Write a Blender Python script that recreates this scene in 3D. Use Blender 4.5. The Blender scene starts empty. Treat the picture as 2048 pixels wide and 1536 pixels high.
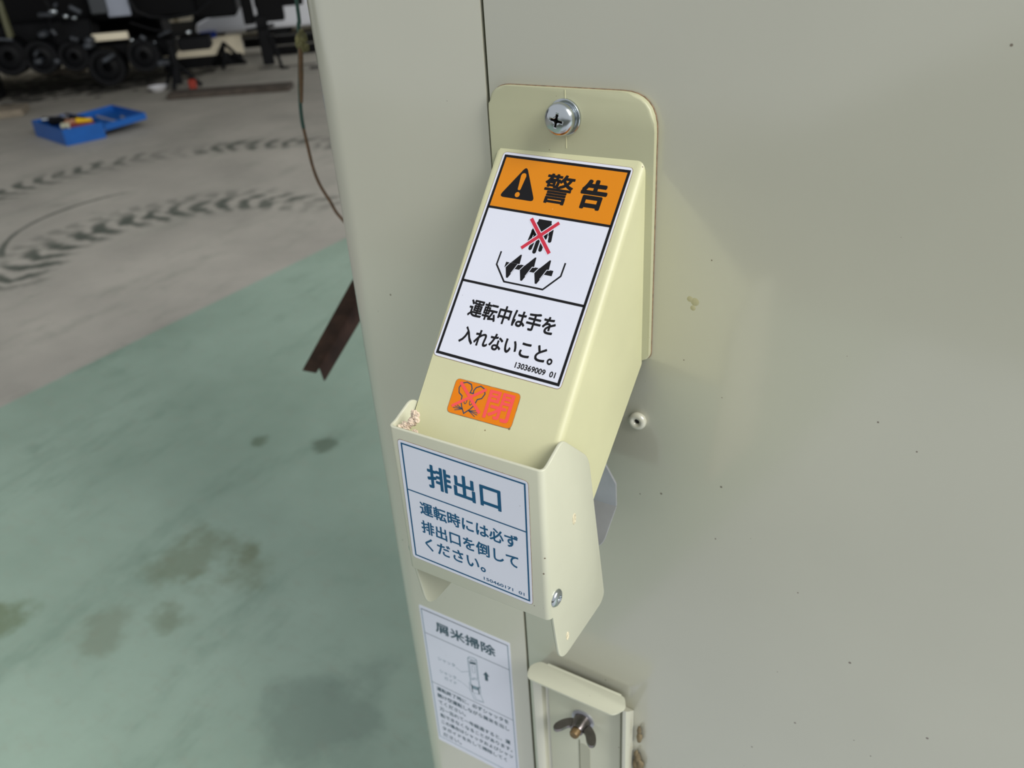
import bpy, bmesh, math, random
from mathutils import Vector, Matrix, Euler
random.seed(7)
scn = bpy.context.scene
COL = scn.collection
K = 0.001                     # everything below is in millimetres
# ------------------------------------------------------------------ camera
F = 1650.257
R = ((0.85564164, 0.21319595, -0.47161942), (0.51425563, -0.45313625, 0.72815431), (-0.05846831, -0.86557208, -0.49735945))
CAM = Vector((134.588, -251.575, 61.4155))
H = -850.0                    # floor height
cd = bpy.data.cameras.new('camera')
cd.sensor_width = 36; cd.lens = 36 * F / 2048
cd.clip_start = 0.01; cd.clip_end = 200
cd.dof.use_dof = True; cd.dof.focus_distance = 0.275; cd.dof.aperture_fstop = 17
cam = bpy.data.objects.new('camera', cd); COL.objects.link(cam)
cam.matrix_world = Matrix(((R[0][0], -R[0][1], -R[0][2], CAM.x * K), (R[1][0], -R[1][1], -R[1][2], CAM.y * K),
                           (R[2][0], -R[2][1], -R[2][2], CAM.z * K), (0, 0, 0, 1)))
scn.camera = cam
# ------------------------------------------------------------------ world and light
w = bpy.data.worlds.new('overcast_sky'); scn.world = w; w.use_nodes = True
bg = w.node_tree.nodes['Background']
bg.inputs[0].default_value = (0.93, 0.96, 1.0, 1); bg.inputs[1].default_value = 0.88
def area(name, loc, target, sx, sy, power, col):
    l = bpy.data.lights.new(name, 'AREA'); l.shape = 'RECTANGLE'; l.size = sx; l.size_y = sy; l.energy = power; l.color = col
    o = bpy.data.objects.new(name, l); COL.objects.link(o); o.location = loc
    o.rotation_euler = (Vector(target) - Vector(loc)).to_track_quat('-Z', 'Y').to_euler()
area('open_doorway_light', (4.0, -0.75, 3.1), (0, 0, -0.1), 2.8, 2.4, 430, (1.0, 0.98, 0.93))
vs = scn.view_settings
vs.view_transform = 'Standard'; vs.look = 'None'; vs.gamma = 1; vs.use_curve_mapping = False; vs.exposure = -0.40

# ------------------------------------------------------------------ helpers
def ray(px, py):
    c = (px - 1024, py - 768, F)
    return Vector([R[i][0] * c[0] + R[i][1] * c[1] + R[i][2] * c[2] for i in range(3)])
def on_y(px, py, y):
    r = ray(px, py); return CAM + r * ((y - CAM.y) / r.y)
def on_z(px, py, z):
    r = ray(px, py); return CAM + r * ((z - CAM.z) / r.z)
U = Vector((.714, .70, 0)).normalized(); V = Vector((-.70, .714, 0)).normalized()
def on_v(px, py, v):
    r = ray(px, py); p = CAM + r * ((v - CAM.dot(V)) / r.dot(V)); return p.dot(U), p.z - H
def s2l(c):
    return tuple([(x / 12.92 if x <= .04045 else ((x + .055) / 1.055) ** 2.4) for x in [v / 255 for v in c]])
MATS = {}
def mat(name, col, rough=.5, metal=0., coat=0., specks=0., mottle=0., mscale=30., bump=0., bscale=900., speck_scale=70., spec=.5, speck_col=(84, 60, 40), dens=1.):
    if name in MATS: return MATS[name]
    m = bpy.data.materials.new(name); m.use_nodes = True; nt = m.node_tree; N = nt.nodes; L = nt.links
    b = N['Principled BSDF']; c = s2l(col)
    b.inputs['Roughness'].default_value = rough; b.inputs['Metallic'].default_value = metal
    b.inputs['Coat Weight'].default_value = coat; b.inputs['Coat IOR'].default_value = 1.7 if coat > .9 else 1.5; b.inputs['Coat Roughness'].default_value = .13
    b.inputs['Specular IOR Level'].default_value = spec
    b.inputs['Base Color'].default_value = (*c, 1)
    tc = N.new('ShaderNodeTexCoord'); out = None
    if mottle or specks:
        nz = N.new('ShaderNodeTexNoise'); nz.inputs['Scale'].default_value = mscale; nz.inputs['Detail'].default_value = 5
        L.new(tc.outputs['Object'], nz.inputs['Vector'])
        rp = N.new('ShaderNodeValToRGB'); k = max(mottle, .001)
        rp.color_ramp.elements[0].position = .3; rp.color_ramp.elements[1].position = .7
        rp.color_ramp.elements[0].color = (*[x * (1 - k) for x in c], 1); rp.color_ramp.elements[1].color = (*[min(1, x * (1 + k)) for x in c], 1)
        L.new(nz.outputs['Fac'], rp.inputs['Fac']); out = rp.outputs['Color']
    if specks:
        for sc_, th in ((speck_scale, .028), (speck_scale * 2.1, .045)):
            vo = N.new('ShaderNodeTexVoronoi'); vo.inputs['Scale'].default_value = sc_
            L.new(tc.outputs['Object'], vo.inputs['Vector'])
            sp = N.new('ShaderNodeSeparateColor'); L.new(vo.outputs['Color'], sp.inputs[0])
            mu = N.new('ShaderNodeMath'); mu.operation = 'MULTIPLY'; mu.inputs[1].default_value = th * 1.6 * dens; mu.name = 'size'
            pw = N.new('ShaderNodeMath'); pw.operation = 'POWER'; pw.inputs[1].default_value = 2.6 if dens == 1 else 1.5
            L.new(sp.outputs[0], pw.inputs[0]); L.new(pw.outputs[0], mu.inputs[0])
            lt = N.new('ShaderNodeMath'); lt.operation = 'LESS_THAN'; L.new(vo.outputs['Distance'], lt.inputs[0]); L.new(mu.outputs[0], lt.inputs[1])
            m2 = N.new('ShaderNodeMath'); m2.operation = 'MULTIPLY'; m2.inputs[1].default_value = specks; L.new(lt.outputs[0], m2.inputs[0])
            mx = N.new('ShaderNodeMix'); mx.data_type = 'RGBA'
            L.new(m2.outputs[0], mx.inputs[0]); L.new(out, mx.inputs[6]); mx.inputs[7].default_value = (*s2l(speck_col), 1); out = mx.outputs[2]
    if out is not None: L.new(out, b.inputs['Base Color'])
    if bump:
        n2 = N.new('ShaderNodeTexNoise'); n2.inputs['Scale'].default_value = bscale; n2.inputs['Detail'].default_value = 3
        L.new(tc.outputs['Object'], n2.inputs['Vector'])
        bm_ = N.new('ShaderNodeBump'); bm_.inputs['Strength'].default_value = bump; bm_.inputs['Distance'].default_value = .0004
        L.new(n2.outputs['Fac'], bm_.inputs['Height']); L.new(bm_.outputs[0], b.inputs['Normal'])
    MATS[name] = m; return m
def finish(name, bm, mats, parent=None, smooth=35, recalc=True):
    if recalc: bmesh.ops.recalc_face_normals(bm, faces=bm.faces)
    me = bpy.data.meshes.new(name); bm.to_mesh(me); bm.free()
    for m in (mats if isinstance(mats, (list, tuple)) else [mats]): me.materials.append(m)
    me.transform(Matrix.Scale(K, 4))
    if smooth:
        me.shade_smooth(); me.set_sharp_from_angle(angle=math.radians(smooth))
    o = bpy.data.objects.new(name, me); COL.objects.link(o)
    if parent is not None:
        o.parent = parent
    return o
def thing(name, label, cat, group=None, loc=(0, 0, 0)):
    o = bpy.data.objects.new(name, None); COL.objects.link(o); o.empty_display_size = .02
    o.location = Vector(loc) * K
    return tag(o, label, cat, group)
def tag(o, label, cat, group=None):
    o['label'] = label; o['category'] = cat
    if group: o['group'] = group
    return o
def lab(o, t): o['label'] = t; return o
def box(bm, x0, x1, y0, y1, z0, z1, bev=0, seg=2, M=None):
    vs_ = [bm.verts.new((x, y, z)) for x in (x0, x1) for y in (y0, y1) for z in (z0, z1)]
    if M: 
        for v in vs_: v.co = M @ v.co
    fs = [bm.faces.new([vs_[i] for i in q]) for q in ((0, 1, 3, 2), (4, 6, 7, 5), (0, 4, 5, 1), (2, 3, 7, 6), (0, 2, 6, 4), (1, 5, 7, 3))]
    if bev:
        es = list({e for f in fs for e in f.edges})
        bmesh.ops.bevel(bm, geom=es, offset=bev, segments=seg, affect='EDGES', profile=.5)
def prism(bm, pts, a, b, axis='x', bev=0, seg=2, mi=0):
    """polygon extruded along an axis; pts are the other two coordinates"""
    def mk(p, t): return {'x': (t, p[0], p[1]), 'y': (p[0], t, p[1]), 'z': (p[0], p[1], t)}[axis]
    A = [bm.verts.new(mk(p, a)) for p in pts]; B = [bm.verts.new(mk(p, b)) for p in pts]
    fs = [bm.faces.new(A), bm.faces.new(B[::-1])]; n = len(pts)
    fs += [bm.faces.new((A[i], A[(i + 1) % n], B[(i + 1) % n], B[i])) for i in range(n)]
    for f in fs: f.material_index = mi
    if bev:
        es = list({e for f in fs for e in f.edges})
        bmesh.ops.bevel(bm, geom=es, offset=bev, segments=seg, affect='EDGES', profile=.5)
    return fs
def rnd(pts, rads, seg=6):
    """round the corners of a polygon"""
    out = []; n = len(pts)
    if not isinstance(rads, (list, tuple)): rads = [rads] * n
    for i, p in enumerate(pts):
        r = rads[i]
        if r <= 0: out.append(tuple(p)); continue
        p = Vector(p); a = (Vector(pts[i - 1]) - p); b = (Vector(pts[(i + 1) % n]) - p)
        r_ = min(r, a.length * .49, b.length * .49); a.normalize(); b.normalize()
        for k in range(seg + 1):
            t = k / seg; q = (p + a * r_) * (1 - t) ** 2 + p * (2 * t * (1 - t)) + (p + b * r_) * t ** 2
            out.append((q.x, q.y))
    return out
def lathe(bm, prof, M, seg=32, mi=0, cap=True):
    rings = []
    for r, h in prof:
        rings.append([bm.verts.new(M @ Vector((r * math.cos(2 * math.pi * k / seg), r * math.sin(2 * math.pi * k / seg), h))) for k in range(seg)])
    for a, b in zip(rings, rings[1:]):
        for k in range(seg):
            bm.faces.new((a[k], a[(k + 1) % seg], b[(k + 1) % seg], b[k])).material_index = mi
    if cap:
        bm.faces.new(rings[0][::-1]).material_index = mi; bm.faces.new(rings[-1]).material_index = mi
def tube(bm, pts, r, seg=10):
    pts = [Vector(p) for p in pts]; rings = []; up = Vector((.13, .3, 1)).normalized()
    for i, p in enumerate(pts):
        d = (pts[min(i + 1, len(pts) - 1)] - pts[max(i - 1, 0)]).normalized()
        a = d.cross(up)
        if a.length < .1: a = d.cross(Vector((1, 0, 0)))
        a.normalize(); b = d.cross(a); rr = r[i] if isinstance(r, (list, tuple)) else r
        rings.append([bm.verts.new(p + a * rr * math.cos(t) + b * rr * math.sin(t)) for t in [2 * math.pi * k / seg for k in range(seg)]])
    for a, b in zip(rings, rings[1:]):
        for k in range(seg): bm.faces.new((a[k], a[(k + 1) % seg], b[(k + 1) % seg], b[k]))
    bm.faces.new(rings[0][::-1]); bm.faces.new(rings[-1])
def smoothpath(pts, n=8):
    P = [Vector(p) for p in pts]; out = []
    for i in range(len(P) - 1):
        p0 = P[max(i - 1, 0)]; p1 = P[i]; p2 = P[i + 1]; p3 = P[min(i + 2, len(P) - 1)]
        for k in range(n):
            t = k / n
            out.append(.5 * (2 * p1 + (p2 - p0) * t + (2 * p0 - 5 * p1 + 4 * p2 - p3) * t * t + (3 * p1 - p0 - 3 * p2 + p3) * t ** 3))
    out.append(P[-1]); return out
def to(origin, zdir, xdir=(1, 0, 0)):
    z = Vector(zdir).normalized(); x = Vector(xdir); x = (x - z * x.dot(z)).normalized(); y = z.cross(x)
    return Matrix(((x.x, y.x, z.x, origin[0]), (x.y, y.y, z.y, origin[1]), (x.z, y.z, z.z, origin[2]), (0, 0, 0, 1)))
def blob(bm, c, r, sq=(1, 1, 1), sub=2, jit=.25):
    res = bmesh.ops.create_icosphere(bm, subdivisions=sub, radius=1)
    for v in res['verts']:
        k = 1 + random.uniform(-jit, jit)
        v.co = Vector((v.co.x * sq[0], v.co.y * sq[1], v.co.z * sq[2])) * r * k + Vector(c)

# ------------------------------------------------------------------ materials
PANEL = mat('beige_panel_paint', (192, 191, 174), .34, specks=.8, mottle=.035, mscale=9, bump=.05, bscale=700, speck_scale=60, coat=1.)
FLAPP = mat('beige_flap_paint', (192, 193, 173), .36, specks=.85, mottle=.03, mscale=40, bump=.06, bscale=700, speck_scale=75, coat=.15, dens=1.25)
PLATEM = mat('beige_plate_paint', (184, 184, 152), .4, specks=.6, mottle=.05, mscale=25, bump=.05, speck_scale=100)
PLAST = mat('yellowed_beige_plastic', (197, 196, 158), .42, specks=.85, mottle=.06, mscale=22, bump=.06, bscale=800, speck_scale=80, speck_col=(100, 78, 40), dens=1.3)
SEAM = mat('dark_seam', (70, 72, 45), .9)
GRIME = mat('brown_grime', (138, 112, 86), .9, mottle=.4, mscale=600)
STEEL = mat('galvanised_steel', (178, 180, 186), .38, metal=.6, mottle=.12, mscale=60)
ZINC = mat('zinc_plated_steel', (190, 196, 200), .2, metal=1.)
DARKST = mat('tarnished_steel', (128, 122, 122), .26, metal=1., mottle=.3, mscale=90)
BRASS = mat('brassy_bolt_end', (112, 92, 62), .5, metal=.5, mottle=.4, mscale=300)
HOLE = mat('dark_hole', (22, 20, 16), .9)
WHITE = mat('sticker_white', (216, 219, 232), .3, coat=.3, mottle=.012, mscale=50, specks=.35, speck_scale=140)
BLACK = mat('ink_black', (14, 13, 16), .4, spec=.25)
ORANGE = mat('ink_orange', (214, 130, 6), .3, spec=.3, specks=.2, speck_scale=160, speck_col=(255, 235, 190))
ORANGE2 = mat('ink_deep_orange', (220, 122, 4), .35, spec=.25)
RED = mat('ink_crimson', (196, 36, 60), .35)
CORAL = mat('ink_coral', (236, 78, 76), .35)
BLUE = mat('ink_blue', (18, 82, 120), .4, spec=.25)
NAVY = mat('ink_navy', (52, 62, 84), .4)
TEAL = mat('ink_dark_teal', (48, 78, 92), .4)
PALE = mat('ink_thin_teal', (118, 142, 155), .4)

# ------------------------------------------------------------------ sticker printing
_tc = {}
def text_mesh(s, off):
    if (s, off) in _tc: return _tc[(s, off)]
    c = bpy.data.curves.new('text', 'FONT'); c.body = s; c.offset = off; c.resolution_u = 3
    o = bpy.data.objects.new('text', c); COL.objects.link(o); bpy.context.view_layer.update()
    me = bpy.data.meshes.new_from_object(o.evaluated_get(bpy.context.evaluated_depsgraph_get()))
    vv = [tuple(v.co) for v in me.vertices]; ff = [tuple(p.vertices) for p in me.polygons]
    bpy.data.objects.remove(o); bpy.data.curves.remove(c); bpy.data.meshes.remove(me)
    _tc[(s, off)] = (vv, ff); return vv, ff
class Sticker:
    """flat print on a thin sheet; x right, y up, heights in mm above the surface"""
    def __init__(s, w, h, rad, mats, face=0, grime=None):
        s.bm = bmesh.new(); s.mats = mats
        if grime is not None:
            g = .16; P = rnd([(-w / 2 - g, -h / 2 - g), (w / 2 + g, -h / 2 - g), (w / 2 + g, h / 2 + g), (-w / 2 - g, h / 2 + g)], rad + g)
            prism(s.bm, P, .0, .06, 'z', mi=grime)
        P = rnd([(-w / 2, -h / 2), (w / 2, -h / 2), (w / 2, h / 2), (-w / 2, h / 2)], rad)
        prism(s.bm, P, .0, .12, 'z', mi=face)
    def poly(s, pts, mi, lay=1):
        f = s.bm.faces.new([s.bm.verts.new((p[0], p[1], .12 + .02 * lay)) for p in pts]); f.material_index = mi
    def line(s, pts, wd, mi, lay=1, closed=False):
        P = [Vector(p) for p in pts]; n = len(P)
        L, Rr = [], []
        for i in range(n):
            a = P[i - 1] if (i > 0 or closed) else None; b = P[(i + 1) % n] if (i < n - 1 or closed) else None
            d1 = (P[i] - a).normalized() if a is not None else None; d2 = (b - P[i]).normalized() if b is not None else None
            if d1 is None: d1 = d2
            if d2 is None: d2 = d1
            n1 = Vector((-d1.y, d1.x)); n2 = Vector((-d2.y, d2.x)); m = n1 + n2
            m = m / max(m.length, 1e-6); k = 1 / max(m.dot(n1), .35)
            L.append(P[i] + m * wd / 2 * k); Rr.append(P[i] - m * wd / 2 * k)
        for i in range(n if closed else n - 1):
            j = (i + 1) % n; s.poly([L[i], Rr[i], Rr[j], L[j]], mi, lay)
    def disc(s, c, r, mi, lay=1, sx=1, n=20): s.poly([(c[0] + r * sx * math.cos(2 * math.pi * k / n), c[1] + r * math.sin(2 * math.pi * k / n)) for k in range(n)], mi, lay)
    def cap(s, a, b, wd, mi, lay=1):
        a = Vector(a); b = Vector(b); t = math.atan2(b.y - a.y, b.x - a.x); P = []
        for k in range(9): q = t + math.pi / 2 + math.pi * k / 8; P.append(a + Vector((math.cos(q), math.sin(q))) * wd / 2)
        for k in range(9): q = t - math.pi / 2 + math.pi * k / 8; P.append(b + Vector((math.cos(q), math.sin(q))) * wd / 2)
        s.poly(P, mi, lay)
    def text(s, t, x0, y0, x1, y1, mi, off=.0, lay=2):
        sz = (y1 - y0) * off * .8; x0 += sz; x1 -= sz; y0 += sz; y1 -= sz
        n = 8 if sz > .08 else 4
        for k in range(n if off > .005 else 1):
            a = 2 * math.pi * (k + .5) / n; dx, dy = (sz * math.cos(a), sz * math.sin(a)) if off > .005 else (0, 0)
            s.text1(t, x0 + dx, y0 + dy, x1 + dx, y1 + dy, mi, lay + k * .01)
    def text1(s, t, x0, y0, x1, y1, mi, lay):
        vv, ff = text_mesh(t, 0); xs = [v[0] for v in vv]; ys = [v[1] for v in vv]
        ax, bx, ay, by = min(xs), max(xs), min(ys), max(ys)
        nv = [s.bm.verts.new((x0 + (v[0] - ax) / (bx - ax) * (x1 - x0), y0 + (v[1] - ay) / (by - ay) * (y1 - y0), .12 + .02 * lay)) for v in vv]
        for f in ff:
            try: s.bm.faces.new([nv[i] for i in f]).material_index = mi
            except ValueError: pass
    def place(s, name, origin, normal, xdir, roll, parent):
        M = to(origin, normal, xdir) @ Matrix.Rotation(math.radians(-roll), 4, 'Z')
        for f in s.bm.faces: f.normal_update()
        bad = [f for f in s.bm.faces if f.normal.z < -.5 and f.calc_center_median().z > .13]
        bmesh.ops.reverse_faces(s.bm, faces=bad)
        s.bm.transform(M)
        return finish(name, s.bm, s.mats, parent, smooth=0, recalc=False)

# ================================================================== SETTING
def structure(o): o['kind'] = 'structure'; return o
def floor_mat(name, c1, c2, kind):
    m = bpy.data.materials.new(name); m.use_nodes = True; nt = m.node_tree; N = nt.nodes; L = nt.links
    b = N['Principled BSDF']; tc = N.new('ShaderNodeTexCoord')
    def noise(scale, det=6, rough=.6, stretch=None, rot=0):
        n = N.new('ShaderNodeTexNoise'); n.inputs['Scale'].default_value = scale; n.inputs['Detail'].default_value = det; n.inputs['Roughness'].default_value = rough
        mp = N.new('ShaderNodeMapping'); L.new(tc.outputs['Object'], mp.inputs[0]); L.new(mp.outputs[0], n.inputs['Vector'])
        if stretch: mp.inputs['Scale'].default_value = stretch
        mp.inputs['Rotation'].default_value = (0, 0, rot)
        return n.outputs['Fac']
    def ramp(x, p0, p1, ca, cb):
        r = N.new('ShaderNodeValToRGB'); r.color_ramp.elements[0].position = p0; r.color_ramp.elements[1].position = p1
        r.color_ramp.elements[0].color = (*s2l(ca), 1); r.color_ramp.elements[1].color = (*s2l(cb), 1); L.new(x, r.inputs[0]); return r.outputs[0]
    def mth(op, a, b_=None, clamp=False):
        n = N.new('ShaderNodeMath'); n.operation = op; n.use_clamp = clamp
        for i, v in enumerate((a, b_)):
            if v is None: continue
            if isinstance(v, (int, float)): n.inputs[i].default_value = v
            else: L.new(v, n.inputs[i])
        return n.outputs[0]
    def mixc(f, a, col):
        x = N.new('ShaderNodeMix'); x.data_type = 'RGBA'; L.new(f, x.inputs[0]); L.new(a, x.inputs[6]); x.inputs[7].default_value = (*s2l(col), 1); return x.outputs[2]
    def smooth(x, a, b_):
        n = N.new('ShaderNodeMapRange'); n.interpolation_type = 'SMOOTHSTEP'; L.new(x, n.inputs[0]); n.inputs[1].default_value = a; n.inputs[2].default_value = b_; return n.outputs[0]
    base = ramp(noise(2.2), .3, .72, c1, c2)
    base = mixc(mth('MULTIPLY', smooth(noise(26, 5, .7, (1, 2.2, 1), .5), .5, .72), .35), base, kind['fine'])
    base = mixc(mth('MULTIPLY', smooth(noise(5, 7, .65), .56, .74), .55), base, kind['stain'])
    base = mixc(mth('MULTIPLY', smooth(noise(9, 8, .75, (1, .35, 1), .9), .5, .7), .5), base, kind['stain'])
    base = mixc(mth('MULTIPLY', smooth(noise(70, 4, .8), .52, .75), .3), base, kind['fine'])
    if 'marks' in kind:
        sx = N.new('ShaderNodeSeparateXYZ'); L.new(tc.outputs['Object'], sx.inputs[0])
        for (cx, cy, r, wd, nt_, st, a0, aw) in kind['marks']:
            dx = mth('SUBTRACT', sx.outputs[0], cx); dy = mth('SUBTRACT', sx.outputs[1], cy)
            rr = mth('SQRT', mth('ADD', mth('MULTIPLY', dx, dx), mth('MULTIPLY', dy, dy)))
            ang = mth('ARCTAN2', dy, dx)
            off = mth('SUBTRACT', rr, r); aoff = mth('ABSOLUTE', off)
            band = mth('SUBTRACT', 1., smooth(mth('ADD', aoff, mth('MULTIPLY', mth('SUBTRACT', noise(11, 5), .5), wd * 1.1)), wd * .35, wd * 1.15))
            if nt_:
                ph = mth('ADD', mth('ADD', mth('MULTIPLY', ang, float(nt_)), mth('MULTIPLY', aoff, 30.)), mth('MULTIPLY', noise(5, 3), 7.))
                tread = smooth(mth('ADD', mth('SINE', ph), mth('MULTIPLY', mth('SUBTRACT', noise(18), .5), 6.0)), -1.0, .9)
                band = mth('MULTIPLY', band, tread)
            wrap = mth('ABSOLUTE', mth('ARCTAN2', mth('SINE', mth('SUBTRACT', ang, math.radians(a0))), mth('COSINE', mth('SUBTRACT', ang, math.radians(a0)))))
            band = mth('MULTIPLY', band, mth('SUBTRACT', 1., smooth(wrap, math.radians(aw) * .8, math.radians(aw))))
            patch = smooth(noise(3.1, 4), .30, .50)
            base = mixc(mth('MULTIPLY', mth('MULTIPLY', band, mth('ADD', mth('MULTIPLY', patch, .75), .25)), st), base, (84, 89, 80))
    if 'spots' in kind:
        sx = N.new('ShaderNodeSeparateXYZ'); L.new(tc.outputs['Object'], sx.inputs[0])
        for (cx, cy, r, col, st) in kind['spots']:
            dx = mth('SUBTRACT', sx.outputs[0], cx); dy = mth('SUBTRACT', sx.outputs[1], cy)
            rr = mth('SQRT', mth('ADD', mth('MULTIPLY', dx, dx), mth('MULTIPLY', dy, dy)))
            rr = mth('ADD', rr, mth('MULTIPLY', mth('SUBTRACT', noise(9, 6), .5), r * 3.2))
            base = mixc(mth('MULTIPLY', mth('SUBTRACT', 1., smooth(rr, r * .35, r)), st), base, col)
    L.new(base, b.inputs['Base Color']); b.inputs['Roughness'].default_value = kind['rough']
    bp = N.new('ShaderNodeBump'); bp.inputs['Strength'].default_value = .25; bp.inputs['Distance'].default_value = .003; L.new(noise(60), bp.inputs['Height']); L.new(bp.outputs[0], b.inputs['Normal'])
    return m
GREENF = floor_mat('worn_green_floor_paint', (134, 156, 140), (160, 182, 166), dict(fine=(150, 158, 142), stain=(116, 140, 124), rough=.5,
    spots=[tuple(list((on_z(x, y, H) * K)[:2]) + [r, c, s]) for x, y, r, c, s in
           ((400, 1110, .085, (106, 114, 84), .5), (455, 1160, .07, (104, 112, 80), .45), (210, 1260, .06, (112, 116, 92), .4), (515, 882, .03, (84, 100, 74), .6), (650, 885, .03, (84, 100, 82), .7),
            (0, 1220, .06, (92, 104, 60), .6), (330, 1240, .05, (104, 112, 84), .5), (640, 1400, .1, (104, 122, 112), .4))]))
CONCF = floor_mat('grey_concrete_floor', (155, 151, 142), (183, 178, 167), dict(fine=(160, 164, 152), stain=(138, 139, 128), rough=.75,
    marks=[(-2.071, 1.363, .575, .12, 40, 1., 158, 80), (-2.519, 1.548, .514, .014, 0, .9, 200, 50), (-2.50, 1.69, 1.03, .13, 74, .95, 150, 62), (-2.071, 1.363, .72, .05, 60, .45, 160, 50)],
    spots=[tuple(list((on_z(x, y, H) * K)[:2]) + [r, (34, 32, 30), .92]) for x, y, r in ((20, 178, .75), (130, 168, .7), (235, 158, .7), (300, 150, .5))]))  # oil stains, with the deep shadow under the machinery painted into their colour
YARD = mat('dull_outdoor_ground', (74, 76, 64), .9, mottle=.3, mscale=2)
bm = bmesh.new(); box(bm, -1735, 3500, -1530, 9000, H - 60, H)
structure(finish('floor', bm, GREENF, smooth=0))
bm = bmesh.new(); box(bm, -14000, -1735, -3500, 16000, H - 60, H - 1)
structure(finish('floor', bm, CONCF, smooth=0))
bm = bmesh.new(); box(bm, -1735, 6000, -9000, -1530, H - 60, H - 8)
structure(finish('floor', bm, YARD, smooth=0))
bm = bmesh.new(); box(bm, -345, 2600, -1529, -190, H, H + 5)
structure(finish('floor', bm, mat('pale_concrete_pad', (190, 194, 200), .6, mottle=.06, mscale=3), smooth=0))
# ================================================================== CABINET
SX = -30.2; CR = 18.0; LX = -118.9; RX = 640; DEP = 520; ZB = H + 40; ZT = 760
cab = thing('machine_cabinet', 'large beige painted sheet metal machine cabinet with rounded corner and vertical seam', 'machine')
bm = bmesh.new()
P = [(SX - .75, 0)] + [(LX + CR - CR * math.sin(t), CR - CR * math.cos(t)) for t in [math.pi / 2 * k / 14 for k in range(15)]] + [(LX, DEP), (LX + 1.5, DEP)]
P += [(LX + 1.5 + (CR - 1.5) - (CR - 1.5) * math.cos(t), CR - (CR - 1.5) * math.sin(t)) for t in [math.pi / 2 * k / 14 for k in range(15)]] + [(SX - .75, 1.5)]
prism(bm, P, ZB, ZT, 'z')
lab(finish('corner_panel', bm, PANEL, cab, smooth=30), 'rounded left corner panel')
bm = bmesh.new(); box(bm, SX + .5, RX, .0, 1.5, ZB, ZT, .35, 2)
finish('front_panel', bm, PANEL, cab)
bm = bmesh.new(); box(bm, SX - 6, SX + 6, 1.6, 3, ZB, ZT)
finish('seam_backing', bm, SEAM, cab, smooth=0)
bm = bmesh.new(); box(bm, LX + 2, RX - 2, DEP - 2, DEP, ZB, ZT); finish('back_panel', bm, PANEL, cab, smooth=0)
bm = bmesh.new(); box(bm, RX - 2, RX, 2, DEP - 2, ZB, ZT); finish('side_panel', bm, PANEL, cab, smooth=0)
bm = bmesh.new(); box(bm, LX + 2, RX - 2, 2, DEP - 2, ZT - 2, ZT); finish('top_panel', bm, PANEL, cab, smooth=0)
for x in (LX + 60, RX - 60):
    for y in (60, DEP - 60):
        bm = bmesh.new(); lathe(bm, [(22, 0), (22, 8), (12, 9), (12, 42)], Matrix.Translation((x, y, H)), 20)
        finish('foot', bm, DARKST, cab)
# blind rivet nut with a hole, right of the chute
bm = bmesh.new()
c = on_y(1273, 844, -1.6)
lathe(bm, [(3.5, 1.6), (3.65, .7), (3.5, .1), (3.0, -.4), (2.3, -.6), (1.7, -.45), (1.2, -.1), (.95, .4), (.9, 1.3)], Matrix.Translation((c.x, c.y, c.z)) @ Matrix.Rotation(-math.pi / 2, 4, 'X'), 36, cap=False)
rv = finish('riveted_stud', bm, PANEL, cab, smooth=50); 
bm = bmesh.new(); lathe(bm, [(1.0, .55), (.01, .55)], Matrix.Translation((c.x, c.y, c.z)) @ Matrix.Rotation(-math.pi / 2, 4, 'X'), 20, cap=False)
finish('stud_hole', bm, HOLE, rv, smooth=0)
bm = bmesh.new()
for px, py, r in ((1380, 598, 1.1), (1390, 604, 1.5), (1386, 616, 1.0)):
    c = on_y(px, py, 0); lathe(bm, [(r, 0), (r * .8, .06)], to((c.x, 0, c.z), (0, -1, 0)), 12)
lab(finish('glue_stain', bm, mat('olive_glue_stain', (172, 168, 132), .5), cab), 'small olive glue stain')
# instruction sticker low on the corner panel
st = Sticker(59.0, 115.2, .6, [WHITE, TEAL, PALE, GRIME])
oy = .0
st.line([(-28.2, 55.1), (28.0, 55.1), (28.0, -53.8), (-28.2, -53.8)], .55, 2, closed=True)
st.line([(-28.2, 36.6), (28.0, 36.6)], .42, 1); st.line([(-28.2, -4.2), (28.0, -4.2)], .42, 1)
st.line([(-28.2, 55.1), (28.0, 55.1)], .45, 1)
st.text('屑米掃除', -19.6, 41.6, 19.8, 49.9, 1, .034)
st.text('シャッタ', -21.0, 18.0, -9.0, 21.0, 2, .01)
st.text('シャッタ', -21.0, 7.6, -9.3, 10.6, 2, .01)
st.text('ガイド', -18.2, 3.2, -9.4, 6.0, 2, .01)
body = ['運転終了時に、必ずシャッタを', '開け空運転しながら屑米を出し', 'てください。', '万一忘れて一年経過すると、運', '転できなくなることがあります。', 'この場合はシャッタおよびシャッ', 'タガイドを外して掃除してく', 'ださい。']
for i, t in enumerate(body):
    y1 = -6.3 - i * 5.95; wd = {14: 50, 6: 19.5, 15: 51, 13: 46.5, 4: 13.6}.get(len(t), 50)
    st.text(t, -25.2, y1 - 3.7, -25.2 + wd, y1, 1, .03)
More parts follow.
